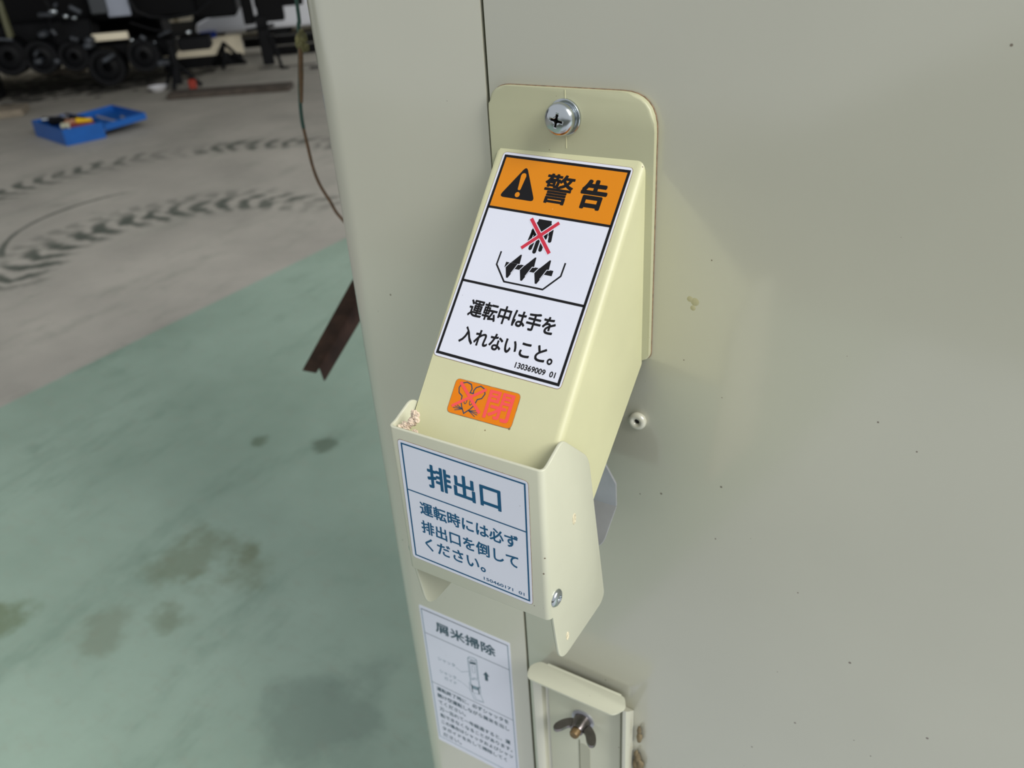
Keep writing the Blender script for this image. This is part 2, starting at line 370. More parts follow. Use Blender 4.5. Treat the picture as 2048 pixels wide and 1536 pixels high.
# drawing of the shutter
st.line([(.6, 31.2), (.6, 16.2)], .45, 2); st.line([(6.6, 32.6), (6.6, 17.2)], .45, 2); st.line([(1.5, 29), (1.5, 16.2)], .3, 2); st.line([(5.8, 29.6), (5.8, 17)], .3, 2)
st.line([(.6, 31.2), (2, 32.8), (5.4, 33.4), (6.6, 32.6), (5, 31.4), (2.2, 31.2), (.6, 31.2)], .4, 2); st.line([(1.2, 28.6), (3.2, 30.6), (6.2, 30.4)], .35, 1)
st.poly([(1.6, 27.2), (5.8, 28.4), (5.8, 29.8), (3.6, 29.6), (1.8, 28.6)], 1)
st.line(rnd([(2.9, 20.6), (4.6, 20.9), (4.6, 26.6), (2.9, 26.3)], .8), .3, 2, closed=True)
st.line([(.2, 16.4), (2, 15.2), (4, 17), (7.2, 16.6)], .35, 2); st.line([(.2, 15.4), (2, 14.2), (4, 16), (7.2, 15.6)], .35, 2)
st.line([(.8, 14.8), (.8, 9)], .5, 2); st.line([(6.6, 15.4), (6.6, 9.5)], .5, 2)
st.poly([(1.2, 6.6), (5.8, 7.4), (5.8, 10.2), (1.2, 9.6)], 2); st.line([(1.4, 10), (1.4, 3.6)], .7, 1); st.line([(5.9, 10.4), (5.9, 4.2)], .7, 1); st.line([(1.4, 3.6), (5.9, 4.2)], .3, 2)
st.line([(-.2, 11.2), (-.2, 4.2), (2.2, -2.4), (8.6, -1.0), (6.9, 4.8), (7.3, 11.9)], .35, 2); st.line([(2.0, 3.3), (3.2, -.9), (8.6, -1.0)], .3, 2)
st.line([(-8.6, 18.6), (-5, 16.8), (.4, 20.2)], .28, 2); st.line([(-9, 8.2), (-5.6, 7.9), (-.2, 5.2)], .28, 2)
st.poly([(12.2, 26.5), (14.4, 23.4), (13.2, 23.5), (13.2, 19.3), (11.2, 19.0), (11.2, 23.2), (10.1, 22.9)], 1)
lab(st.place('instruction_sticker', (-70.5, 0, -327), (0, -1, 0), (1, 0, 0), .4, cab), 'white instruction sticker with blue-green Japanese text and shutter drawing')

# ================================================================== CHUTE
chute = thing('outlet_chute', 'yellowed beige sloping outlet chute with orange warning sticker, screwed to the cabinet', 'chute')
PY = -2.6
outl = rnd([(-28.8, -84.5), (33.2, -84.8), (33.2, 9.6), (-28.6, 9.9)], [2, 3.5, 12, 8], 8)
bm = bmesh.new(); prism(bm, outl, PY, -.35, 'y')
fr = [f for f in bm.faces if abs(f.normal.y) > .9 or True]
es = [e for e in bm.edges if all(abs(v.co.y - PY) < .01 for v in e.verts)]
bmesh.ops.bevel(bm, geom=es, offset=.8, segments=3, affect='EDGES', profile=.5)
finish('mounting_plate', bm, PLATEM, chute, smooth=50)
bm = bmesh.new(); cx, cz = 2.2, -37.5
prism(bm, [(cx + (p[0] - cx) * 1.006, cz + (p[1] - cz) * 1.004) for p in outl], -.34, -.02, 'y')
lab(finish('grime_line', bm, GRIME, chute, smooth=0), 'thin rusty brown grime line around the plate')
# the duct: side outline (y, z)
XL, XR = -24.9, 30.5
prof = [(PY + .3, -11.14), (-76.6, -95.52), (-54.0, -129.6), (PY + .3, -86.2)]
bm = bmesh.new(); prism(bm, prof, XL, XR, 'x')
def near(v, y, z): return abs(v.co.y - y) < .1 and abs(v.co.z - z) < .1
for sgn, of_ in ((XR, 2.6), (XL, 1.2)):
    es = [e for e in bm.edges if all(abs(v.co.x - sgn) < .1 and (near(v, *prof[0]) or near(v, *prof[1])) for v in e.verts)]
    bmesh.ops.bevel(bm, geom=es, offset=of_, segments=5, affect='EDGES', profile=.5)
# hollow outlet
f = max(bm.faces, key=lambda f: (-f.normal.z if f.calc_area() > 300 and f.calc_center_median().z < -105 and f.calc_center_median().y < -50 else -9))
r_ = bmesh.ops.inset_region(bm, faces=[f], thickness=1.8)
bmesh.ops.translate(bm, verts=f.verts, vec=Vector((0, 30, 33)))
finish('chute_body', bm, PLAST, chute, smooth=50)
D = Vector((0, -68.6, -77.9)).normalized(); NN = Vector((0, -77.9, 68.6)).normalized()      # down the slope, out of it
O3 = Vector((0, -2, -10.8))
def slope(u, s, h=0): return Vector((u, 0, 0)) + O3 + D * s + NN * h
# moulding line down the middle
bm = bmesh.new()
for s0, s1 in ((1.0, 3.0), (79.6, 84.0), (96.2, 112)):
    a, b = slope(.35, s0, .55), slope(.35, s1, .55)
    q = [a + Vector((-.22, 0, 0)), a + Vector((.22, 0, 0)), b + Vector((.22, 0, 0)), b + Vector((-.22, 0, 0))]
lathe(bm, [(.28, 0), (.28, 109)], to(slope(.35, 1.5, -.24), D), 8)
finish('mould_line', bm, PLAST, chute, smooth=50)
bm = bmesh.new(); lathe(bm, [(.25, -18), (.25, 1)], Matrix.Translation((1.6, PY + .1, 8.5)), 8)
finish('mould_line', bm, PLAST, chute, smooth=50)
# warning sticker
st = Sticker(49.9, 76.2, 1.6, [WHITE, BLACK, ORANGE, RED, GRIME], grime=4)
st.line([(-23.7, 36.7), (23.9, 36.7), (23.9, -36.8), (-23.7, -36.8)], .95, 1, lay=3, closed=True)
st.poly([(-23.7, 17.4), (23.9, 17.4), (23.9, 36.7), (-23.7, 36.7)], 2)
st.line([(-23.7, 17.4), (23.9, 17.4)], .85, 1, lay=3); st.line([(-23.7, -10.2), (23.9, -10.2)], .85, 1, lay=3)
st.poly(rnd([(-13.9, 34.0), (-21.0, 21.6), (-6.5, 21.6)], 2.0), 1, 2)
st.poly([(-14.95, 30.2), (-14.7, 30.9), (-14.2, 31.2), (-13.6, 31.2), (-13.1, 30.9), (-12.85, 30.2), (-13.35, 25.2), (-13.6, 24.9), (-14.2, 24.9), (-14.45, 25.2)], 2, 3)
st.disc((-13.9, 23.2), .95, 2, 3)
st.text('警', -4.9, 21.8, 6.2, 32.6, 1, .026); st.text('告', 9.2, 21.8, 19.0, 32.4, 1, .05)
# hand
st.poly([(-2.5, 15.9), (2.5, 15.9), (2.7, 14.9), (3.5, 14.3), (3.7, 12.6), (2.6, 9.2), (-3.2, 9.2), (-3.9, 11.4), (-3.0, 14.3), (-2.6, 14.9)], 1)
for a, b, wd in (((-3.1, 11.6), (-3.5, 6.6), 1.25), ((-1.7, 11), (-2.1, 5.3), 1.35), ((-.1, 11), (-.2, 4.4), 1.45), ((1.5, 11), (1.75, 5.4), 1.4), ((3.6, 12.6), (4.1, 9.0), 1.35)): st.cap(a, b, wd, 1)
for a, b in (((-2.55, 10), (-2.8, 6)), ((-.95, 9.6), (-1.15, 4.9)), ((.75, 9.6), (.8, 5)), ((2.7, 11.8), (3.0, 9))): st.line([a, b], .18, 0, 2)
for a, b in (((-5.4, 15.6), (5.5, 4.7)), ((5.4, 15.7), (-5.4, 4.8))): st.line([a, b], 1.9, 0, 3)
for a, b, l_ in (((-5.4, 15.6), (5.5, 4.7), 4), ((5.4, 15.7), (-5.4, 4.8), 4.4)): st.line([a, b], 1.25, 3, l_)
# trough and auger
st.line([(-12.5, 2.4), (-12.6, -2.4), (-7.6, -7.8), (7.5, -7.7), (12.3, -2.1), (12.4, 2.6)], .62, 1)
st.poly([(-9.3, -2.8), (9.1, -2.7), (9.1, -.8), (-9.3, -.9)], 1)
for k in (0, 1, 2):
    x = -4.5 + 5.65 * k
    st.poly([(x - 2.9, -.85), (x - .25, 2.5), (x + .25, 2.5), (x + .55, -.85)], 1, 2)
    st.poly([(x - 4.3, -2.7), (x - 2.85, -6.3), (x - 2.2, -6.3), (x - .6, -2.7)], 1, 2)
    st.line([(x - 2.4, .15), (x - 3.25, -1.0), (x - 4.5, -2.95)], .26, 0, 4)
    st.line([(x + 1.0, -.9), (x - .1, -1.0), (x - 1.6, -4.6)], .26, 0, 4)
st.text('運転中は手を', -17.3, -22.2, 16.4, -15.8, 1, .034)
st.text('入れないこと。', -17.2, -31.6, 19.4, -25.6, 1, .034)
st.text('130369009  01', 6.8, -35.2, 21.9, -33.2, 1, .05)
lab(st.place('warning_sticker', slope(1.15, 41.0, .02), NN, (1, 0, 0), 1.6, chute), 'white and orange warning sticker with crossed-out hand over an auger')
# closing sticker
st = Sticker(25.0, 11.7, 1.6, [ORANGE2, NAVY, CORAL, GRIME], grime=3)
mouse = [(-5.9, 2.2), (-5.6, 3.6), (-6.4, 5.0), (-8.2, 5.4), (-9.9, 4.7), (-10.6, 3.0), (-10.0, 1.3), (-8.5, .5), (-8.3, -1.2), (-7.4, -3.0), (-5.9, -5.0), (-4.1, -3.2), (-2.9, -1.4), (-2.5, .6), (-1.0, 1.3), (-.3, 3.0), (-1.1, 4.6), (-2.7, 5.2), (-4.2, 4.4), (-4.8, 3.2), (-4.6, 2.2)]
st.line(mouse, .42, 1, closed=True)
for x in (-6.6, -4.5): st.line([(x + .5 * math.cos(t), -.9 + .9 * math.sin(t)) for t in [2 * math.pi * k / 12 for k in range(12)]], .28, 1, closed=True)
for sg in (-1, 1):
    bx = -5.6 + sg * 1.1
    for k, (dx, dy) in enumerate(((3.4, .9), (3.9, .2), (4.0, -.5), (3.2, -1.2))): st.line([(bx, -3.7), (bx + sg * dx * .95, -3.7 + dy - (.2 if sg > 0 else -.2))], .24, 1, 2)
st.line([(-10.6, 4.9), (-.1, -3.6)], 1.1, 2, 3); st.line([(-.2, 4.6), (-11.2, -3.6)], 1.0, 2, 3.4)
st.text('閉', 1.2, -4.6, 10.9, 5.0, 2, .026, 3)
lab(st.place('closing_sticker', slope(-.2, 90.2, .02), NN, (1, 0, 0), 0, chute), 'small orange sticker with crossed-out mouse and red character')
# mounting screw
bm = bmesh.new(); MS = to((1.5, PY, .9), (0, -1, 0), (1, 0, 0))
lathe(bm, [(5.9, -.1), (6.0, .15), (6.0, 1.0), (5.8, 1.2), (3, 1.25)], MS, 40)
ws = finish('washer', bm, ZINC, chute)
bm = bmesh.new(); lathe(bm, [(4.6, 1.2), (4.7, 1.5), (4.7, 2.6), (4.2, 2.8)], MS @ Matrix.Rotation(.4, 4, 'Z'), 28)
lab(finish('spring_washer', bm, ZINC, chute), 'split spring washer')
bm = bmesh.new()
hp = [(4.2, 2.8), (5.1, 2.9), (5.4, 3.3), (5.45, 4.1), (5.25, 4.9), (4.75, 5.6), (3.9, 6.1), (2.8, 6.4), (1.5, 6.55), (.3, 6.6)]
lathe(bm, hp, MS, 40)
hd = finish('screw', bm, [ZINC, HOLE], chute, smooth=60)
bm = bmesh.new(); cr = .5; ln = 2.7; Mx = MS @ Matrix.Rotation(math.radians(-12), 4, 'Z')
pts = [(-ln, -cr), (-.95, -cr), (-cr, -.95), (-cr, -ln), (cr, -ln), (cr, -.95), (.95, -cr), (ln, -cr), (ln, cr), (.95, cr), (cr, .95), (cr, ln), (-cr, ln), (-cr, .95), (-.95, cr), (-ln, cr)]
prism(bm, pts, 4.2, 8, 'z', mi=1)
for v in bm.verts:
    if v.co.z < 5: v.co.x *= .5; v.co.y *= .5
bm.transform(Mx); cut = finish('cutter', bm, [ZINC, HOLE], None, smooth=0)
bo = hd.modifiers.new('cross', 'BOOLEAN'); bo.operation = 'DIFFERENCE'; bo.object = cut; bo.solver = 'EXACT'
bpy.context.view_layer.update()
me = bpy.data.meshes.new_from_object(hd.evaluated_get(bpy.context.evaluated_depsgraph_get()))
hd.modifiers.clear(); hd.data = me; bpy.data.objects.remove(cut)
# catch plate behind the flap (bent bare steel)
bm = bmesh.new(); ty = 1.0
p1 = rnd([(-20, -145.0), (26.3, -145.0), (26.1, -134.3), (21.6, -126.4), (17, -119), (-16, -119)], [0, 0, .6, .6, 0, 0], 3)
prism(bm, p1, -15, -14, 'y')
a = (-15.0, -145.0); b = (-27.5, -157.6); q = rnd([(-20, 0), (26.3, 0), (25.6, 17.4), (-20, 17.8)], [0, 0, 4.5, 0], 5)
M = to((0, -15.0, -145.0), (0, .7, -.71), (1, 0, 0))
vsA = []
dv = Vector((0, b[0] - a[0], b[1] - a[1])).normalized(); nv = Vector((0, -dv.z, dv.y))
A = [bm.verts.new(Vector((x, a[0], a[1])) + dv * y) for x, y in q]; B = [bm.verts.new(v.co + nv * 1.0) for v in A]
bm.faces.new(A); bm.faces.new(B[::-1])
for i in range(len(A)): bm.faces.new((A[i], A[(i + 1) % len(A)], B[(i + 1) % len(A)], B[i]))
box(bm, -14, -13, -60, -15, -145, -128); 
lab(finish('catch_plate', bm, STEEL, chute, smooth=0), 'bent bare steel catch plate behind the flap')
# ------------------------------------------------------------------ tilting flap around the outlet
FY = -80.2; FX0, FX1 = -26.7, 32.3; RF = 2.2
side = [(FY + RF, -83.9), (-76.4, -83.7), (-67.0, -80.2), (-49.6, -97.4), (-38.2, -168.6), (-41.2, -171.3), (-74.2, -171.3), (FY + RF, -145.6)]
side_r = rnd(side, [0, 1, 3, 5, 3, 3, 7, 0], 6)
bm = bmesh.new()
def arc(xc, sg): return [(xc + sg * RF * math.sin(t), FY + RF - RF * math.cos(t)) for t in [math.pi / 2 * k / 5 for k in range(6)]]
loop = arc(FX0 + RF, -1)[::-1] + arc(FX1 - RF, 1)        # left side -> front -> right side
top = [bm.verts.new((x, y, -83.9)) for x, y in loop]; bot = [bm.verts.new((x, y, -145.6)) for x, y in loop]
for i in range(len(loop) - 1): bm.faces.new((top[i], bot[i], bot[i + 1], top[i + 1]))
for X, t_, b_ in ((FX0, top[0], bot[0]), (FX1, top[-1], bot[-1])):
    inner = [bm.verts.new((X, y, z)) for y, z in side_r[1:-1]]
    bm.faces.new([t_] + inner + [b_])
bmesh.ops.recalc_face_normals(bm, faces=bm.faces)
c0 = [f for f in bm.faces if abs(f.normal.y) > .99][0]
if c0.normal.y > 0: bmesh.ops.reverse_faces(bm, faces=bm.faces)
flap = finish('outlet_flap', bm, FLAPP, chute, smooth=40, recalc=False)
lab(flap, 'paler beige U-shaped tilting flap with blue-lettered sticker')
so = flap.modifiers.new('thick', 'SOLIDIFY'); so.thickness = 1.15 * K; so.offset = -1
bv = flap.modifiers.new('bev', 'BEVEL'); bv.width = .32 * K; bv.segments = 2; bv.limit_method = 'ANGLE'; bv.angle_limit = math.radians(50)
st = Sticker(50.0, 51.6, 1.6, [WHITE, BLUE, GRIME], grime=2)
st.line([(-23.5, 24.5), (23.8, 24.5), (23.8, -24.3), (-23.5, -24.3)], .62, 1, 1, closed=True); st.line([(-23.5, 5.5), (23.8, 5.5)], .5, 1, 2)
st.text('排出口', -14.0, 9.8, 14.8, 19.6, 1, .034)
st.text('運転時には必ず', -18.9, -3.6, 20.4, 2.2, 1, .03)
st.text('排出口を倒して', -19.2, -12.0, 20.2, -6.2, 1, .03)
st.text('ください。', -18.4, -19.5, 6.9, -13.8, 1, .03)
st.text('150460171  01', 5.8, -23.0, 22.0, -21.6, 1, .04)
lab(st.place('outlet_sticker', (1.5, FY - .01, -114.3), (0, -1, 0), (1, 0, 0), 1.2, flap), 'white sticker with blue frame and blue Japanese lettering')
def dome(name, X, y, z, sg, m, r=3.2):
    bm = bmesh.new(); M = to((X, y, z), (sg, 0, 0), (0, 1, 0))
    lathe(bm, [(r, 0), (r, .35), (r * .85, .9), (r * .55, 1.35), (r * .42, 1.4), (r * .36, .9), (.05, .8)], M, 28, cap=False)
    return finish(name, bm, m, flap, smooth=60)
dome('rivet', FX1 + .02, -75.4, -138.6, 1, ZINC); dome('rivet', FX0 - .02, -75.4, -138.6, -1, ZINC)
for y, z, a, b in ((-61.3, -115.2, 1.2, 2.3), (-68.6, -162.9, 1.0, 1.9)):
    bm = bmesh.new(); M = to((FX1 + .03, y, z), (1, 0, 0), (0, 1, 0)) @ Matrix.Diagonal((a / b, 1, 1, 1))
    lathe(bm, [(b, 0), (b * .9, .2), (b * .6, .05), (.02, .02)], M, 20, cap=False); finish('dimple', bm, mat('pitted_filler', (205, 196, 168), .7, mottle=.35, mscale=900, bump=.6, bscale=1500), flap, smooth=60)

# ================================================================== CLEANING SHUTTER
sh = thing('cleaning_shutter', 'beige sliding shutter with bent top lip and wing nut below the chute', 'shutter')
GP = [(-20.2, -.1), (-20.2, -8.2), (-19.3, -9.2), (-14.9, -9.2), (-14.1, -8.4), (-14.1, -3.8), (-13.0, -2.6), (24.2, -2.6), (25.4, -3.8), (25.8, -7.6), (27.0, -8.8), (29.0, -8.6), (29.6, -7.6), (29.6, -.1)]
bm = bmesh.new()
GP = [(-24.4, -.1), (-24.4, -6.2), (-23.2, -7.4), (-20.4, -7.4), (-18.9, -6.2), (-18.3, -3.2), (-17.0, -2.2), (24.6, -2.2), (25.6, -2.8), (26.4, -7.0), (27.4, -8.2), (28.9, -8.2), (29.6, -7.2), (29.6, -.1)]
prism(bm, GP, -278.5, -520, 'z')
for v in bm.verts:
    if v.co.z > -300 and v.co.x > 26: v.co.z += .95 * min(8, -v.co.y) - 1.5
    elif v.co.z > -300: v.co.z += 1.2
finish('shutter_guide', bm, PANEL, sh, smooth=40)
bm = bmesh.new()
# shutter plate with a bent lip
box(bm, -16.4, 24.0, -3.6, -2.3, -505, -269.2, .25)
lip = rnd([(-20.5, -3.2), (-24.0, -8.0), (-21.6, -15.3), (25.4, -15.3), (29.2, -8.6), (25.8, -3.0)], [1.5, 2.2, 2.6, 2.6, 2.2, 1.5], 5)
prism(bm, lip, -270.2, -269.3, 'z', .15)
finish('shutter_plate', bm, FLAPP, sh, smooth=40)
bm = bmesh.new(); pts = rnd([(1.0, -318), (7.0, -318), (7.0, -480), (1.0, -480)], 2.9)
prism(bm, pts, -3.75, -3.45, 'y'); so_ = finish('slot', bm, mat('slot_shade', (172, 172, 152), .5), sh, smooth=0)
bm = bmesh.new(); box(bm, .8, 1.05, -3.9, -3.55, -478, -316); finish('slot_edge', bm, SEAM, sh, smooth=0)
# wing nut
nc = on_y(1150, 1466, -13)
NX, NZ = nc.x, nc.z
bm = bmesh.new(); MN = to((NX, -3.6, NZ), (0, -1, 0), (1, 0, 0))
lathe(bm, [(6.2, 0), (6.2, .9), (5.0, 1.0)], MN, 28)
lab(finish('nut_washer', bm, STEEL, sh), 'flat steel washer')
bm = bmesh.new()
lathe(bm, [(4.6, 1.0), (4.4, 3.0), (3.6, 7.0), (3.3, 8.0), (2.4, 8.0)], MN, 24)
for sg in (-1, 1):
    wp = [(2.6, 1.8), (5.5, 2.6), (8.6, 5.2), (10.4, 8.6), (10.2, 11.2), (8.4, 12.0), (6.4, 10.6), (4.6, 7.6), (3.0, 6.6)]
    wp = [(x * 1.12, h * 1.05) for x, h in rnd(wp, 1.5, 3)]; A = [bm.verts.new(MN @ Vector((sg * x, -.9 + (x - 3) * -.10, h))) for x, h in wp]; B = [bm.verts.new(MN @ Vector((sg * x, .9 + (x - 3) * -.10, h))) for x, h in wp]
    n_ = len(wp); bm.faces.new(A); bm.faces.new(B[::-1])
    fs = [bm.faces.new((A[i], A[(i + 1) % n_], B[(i + 1) % n_], B[i])) for i in range(n_)]
finish('wing_nut', bm, DARKST, sh, smooth=50)
bm = bmesh.new(); lathe(bm, [(2.5, 0), (2.5, 10.4), (2.1, 11.2), (.02, 11.3)], MN, 20); lab(finish('bolt', bm, BRASS, sh, smooth=50), 'brown bolt end through the wing nut')

# ================================================================== DEBRIS
bm = bmesh.new()
for c, r, s_ in (((-21.3, -76.6, -84.4), 1.9, (1.3, .8, .8)), ((-19.4, -75.9, -82.9), 1.8, (1, .8, 1)), ((-23.0, -77.0, -85.1), 1.5, (1.2, .8, .7)), ((-18.6, -75.0, -80.6), 1.9, (1, .8, 1.1)), ((-17.4, -75.6, -81.9), 1.1, (1, .8, 1)), ((-17.6, -77.2, -85.6), 1.2, (1.1, .7, .9))):
    blob(bm, c, r * .82, s_, 3, .3)
tag(finish('dried_cocoon', bm, mat('cocoon_crust', (214, 196, 176), .95, mottle=.45, mscale=350, bump=.8, bscale=1200), smooth=0), 'crusty pale insect cocoon lodged in the left top corner of the flap', 'cocoon')
bm = bmesh.new()
for px, py, r in ((1278, 1462, 1.8), (1279, 1476, 2.2), (1272, 1508, 1.9), (1276, 1518, 2.6), (1280, 1530, 2.9), (1271, 1528, 2.4), (1277, 1545, 3)):
    c = on_y(px, py, -1.2); blob(bm, c, r * .8, (.8, .5, 2.2), 2, .2)
tag(finish('dried_mud', bm, mat('dried_mud', (112, 100, 76), .95, mottle=.3, mscale=200, bump=.6, bscale=600), smooth=60), 'brown dried mud stuck beside the right edge of the shutter guide', 'mud')

# ================================================================== BEHIND THE CABINET
RUST = mat('rusty_iron', (70, 48, 39), .85, mottle=.45, mscale=45, bump=.5, bscale=300, speck_col=(150, 120, 90), specks=.3)
e0 = Vector((-440, 250, -327)); ax = (Vector((-351, 262, -206)) - e0).normalized(); Lg = (LX - 44 - e0.x) / ax.x
bm = bmesh.new()
side_v = ax.cross(Vector((.3, -1, .2))).normalized()          # across the iron, in the picture plane
out_v = ax.cross(side_v).normalized()
if out_v.y > 0: out_v = -out_v
if side_v.x < 0: side_v = -side_v
def leg(bm, o, w1, t1, start):
    pts_ = []
    for l in (start, Lg):
        for (wv, tv) in ((0, 0), (1, 0), (1, 1), (0, 1)): pts_.append(bm.verts.new(o + ax * l + w1 * wv + t1 * tv))
    a, b = pts_[:4], pts_[4:]
    bm.faces.new(a); bm.faces.new(b[::-1])
    for i in range(4): bm.faces.new((a[i], a[(i + 1) % 4], b[(i + 1) % 4], b[i]))
leg(bm, e0, side_v * 11 + out_v * -9, out_v * -2.5, 0)
leg(bm, e0 + side_v * 11 + out_v * -9, side_v * 14 + out_v * 10, out_v * -2.5, 9)
tag(finish('angle_iron', bm, RUST, smooth=0), 'short rusty brown angle iron slanting down behind the cabinet corner', 'angle iron')
wire = thing('hanging_wire', 'thin green and brown wire hanging beside the cabinet above the angle iron', 'wire')
wp = [(-119, 260, 560), (-230, 255, 600), (-345, 250, 420), (-356, 250, 150)] + [tuple(on_y(x, y, 250)) for x, y in ((593, 0), (597, 50), (599, 100), (600, 190), (604, 240), (615, 290), (626, 335), (640, 370), (660, 402), (684, 438))]
l_ = Vector(wp[-1]); wp += [tuple(l_ + Vector((40, 0, -28))), (-200, 250, -215), (-119, 250, -230)]
pp = smoothpath(wp, 6)
n1 = 8 * 6 + 3
bm = bmesh.new(); tube(bm, pp[:n1], 1.5); finish('green_sheath', bm, mat('green_plastic_sheath', (38, 72, 62), .5), wire, smooth=60)
bm = bmesh.new(); tube(bm, pp[n1 - 1:], 1.3); finish('bare_wire', bm, mat('brown_wire', (98, 72, 46), .6, mottle=.3, mscale=200), wire, smooth=60)
bm = bmesh.new(); 
for dx, dz, r in ((-2, 0, 2.8), (2.5, 1, 2.6), (0, -5, 3), (3.6, -6, 2.2), (-3, -4, 2.3), (1, 4, 2.2)): 
    p = on_y(602, 78, 249); blob(bm, (p.x + dx, p.y + dx * .3, p.z + dz), r, (1, .9, 1.5), 2, .25)
lab(finish('splice', bm, mat('crusty_splice', (104, 100, 66), .9, mottle=.5, mscale=150), wire, smooth=0), 'crusty olive splice')
bm = bmesh.new(); tube(bm, [on_y(601, 95, 248), on_y(602, 150, 247), on_y(603, 205, 248)], [1.9, 2.1, 1.2]); finish('rusty_core', bm, mat('brown_wire', (98, 72, 46)), wire, smooth=60)

# ================================================================== BACKGROUND (machinery repair bay; u runs across, v away, z above the floor)
def W(u, v, z): return Vector((U.x * u + V.x * v, U.y * u + V.y * v, z + H))
MB = Matrix(((U.x, V.x, 0, 0), (U.y, V.y, 0, 0), (0, 0, 1, H), (0, 0, 0, 1)))
def vbox(bm, px0, py0, px1, py1, v, d, bev=0, z0=None):
    """box between two image corners at distance v, d deep"""
    xm, ym = (px0 + px1) / 2, (py0 + py1) / 2
    box(bm, on_v(px0, ym, v)[0], on_v(px1, ym, v)[0], v, v + d, on_v(xm, py1, v)[1] if z0 is None else z0, on_v(xm, py0, v)[1], bev, 1, MB)
def vtube(bm, pts, v, r, seg=10): tube(bm, [W(*(lambda q: (q[0], v + (p[2] if len(p) > 2 else 0), q[1]))(on_v(p[0], p[1], v))) for p in pts], r, seg)
def wheel(bm, px, py, v, r, wd, M0=None):
    q = on_v(px, py, v); M = to(W(q[0], v, q[1]), V * -1, U)
    lathe(bm, [(r * .2, -wd * .2), (r * .25, wd * .35), (r * .6, wd * .3), (r * .7, wd * .5), (r * .93, wd * .5), (r, wd * .4), (r, -wd * .4), (r * .93, -wd * .5), (r * .2, -wd * .45)], M, 28)
IRON = mat('greasy_dark_iron', (12, 13, 16), .6, spec=.18, mottle=.5, mscale=9)
BODY = mat('dark_machine_paint', (7, 7, 9), .5, spec=.12, mottle=.3, mscale=5)
RUBBER = mat('black_rubber', (11, 12, 15), .5, spec=.2, mottle=.3, mscale=12)
GREYP = mat('grey_sheet_panel', (150, 156, 170), .5, mottle=.1, mscale=8)
DGREY = mat('dark_grey_box_paint', (60, 64, 68), .5)
CREAM = mat('cream_wall_cladding', (240, 230, 204), .7, mottle=.06, mscale=4)
WOOD = mat('weathered_timber', (134, 124, 108), .85, mottle=.3, mscale=18)
DWOOD = mat('dark_timber', (74, 66, 58), .85, mottle=.3, mscale=18)
WPAINT = mat('white_body_paint', (236, 238, 244), .4)
# building behind
bm = bmesh.new(); box(bm, -7000, 2500, 9300, 9400, 0, 3400, 0, 1, MB)
structure(finish('wall_back', bm, CREAM, smooth=0))
bm = bmesh.new(); box(bm, -7000, 2500, 9240, 9299, 0, 130, 0, 1, MB)
structure(finish('baseboard_back', bm, mat('dark_skirting', (46, 44, 42), .8), smooth=0))
bm = bmesh.new()
for u in range(-6800, 2500, 910): box(bm, u, u + 40, 9275, 9299, 131, 3400, 0, 1, MB)
structure(finish('trim_1', bm, mat('cladding_batten', (172, 160, 132), .7), smooth=0))
bm = bmesh.new(); box(bm, -7200, 2600, 3300, 7000, 2500, 2560, 0, 1, MB)
structure(finish('ceiling', bm, DWOOD, smooth=0))
bm = bmesh.new(); box(bm, -7200, -7120, 3300, 7000, 0, 2499, 0, 1, MB)
structure(finish('wall_left', bm, DWOOD, smooth=0))
# combine: chassis on stands with running gear
vh = thing('harvester_undercarriage', 'large dark machine undercarriage raised off the floor in the background', 'machine')
bm = bmesh.new()
vbox(bm, -320, -400, 470, 8, 6300, 1500, 20); vbox(bm, -300, -20, 390, 60, 6200, 1300, 20); vbox(bm, -320, 40, 330, 118, 6900, 500, 20)
vbox(bm, 380, -20, 470, 36, 6350, 700, 15)
finish('chassis', bm, BODY, vh, smooth=0)
bm = bmesh.new(); vbox(bm, -260, 52, 190, 118, 6050, 260, 14); vbox(bm, 120, 84, 352, 122, 6050, 220, 14); vbox(bm, -250, 30, -30, 190, 6150, 160, 12, 0)
finish('track_frame', bm, IRON, vh, smooth=0)
for x, y, r in ((-90, 132, 150), (22, 110, 120), (88, 112, 105), (152, 110, 95), (218, 132, 118), (290, 108, 105)):
    bm = bmesh.new(); wheel(bm, x, y, 5960, r, 150); wheel(bm, x, y, 6110, r * .8, 120); finish('track_roller', bm, RUBBER, vh, smooth=40)
bm = bmesh.new(); vbox(bm, 204, -60, 251, 34, 6020, 30, 6); lab(finish('side_panel', bm, GREYP, vh, smooth=0), 'pale grey sheet panel')
bm = bmesh.new(); vbox(bm, 170, -60, 205, 29, 6000, 120, 6); lab(finish('tool_compartment', bm, DGREY, vh, smooth=0), 'dark grey box')
bm = bmesh.new(); vbox(bm, 183, 66, 256, 81, 5990, 40, 3); lab(finish('cream_rail', bm, CREAM, vh, smooth=0), 'cream painted rail')
bm = bmesh.new(); vtube(bm, [(258, 0), (272, 22), (300, 34), (340, 36), (395, 26), (420, 2)], 6000, 12); finish('hose', bm, RUBBER, vh, smooth=60)
bm = bmesh.new(); vtube(bm, [(260, 45), (300, 58), (350, 68), (395, 66)], 5980, 7); finish('hose', bm, RUBBER, vh, smooth=60)
bm = bmesh.new(); vtube(bm, [(90, 0), (104, 22), (98, 46), (110, 70)], 5970, 10); finish('hose', bm, RUBBER, vh, smooth=60)
for x, y, r in ((106, 24, 30), (131, 33, 20), (148, 36, 18), (264, 81, 18), (305, 87, 24), (376, 65, 20)):
    bm = bmesh.new(); q = on_v(x, y, 5940); blob(bm, W(q[0], 5945, q[1]), r, (1, 1, 1), 2, .02); finish('grease_fitting', bm, ZINC, vh, smooth=60)
bm = bmesh.new(); vbox(bm, 356, 74, 420, 101, 5950, 200, 8); finish('gear_case', bm, IRON, vh, smooth=0)
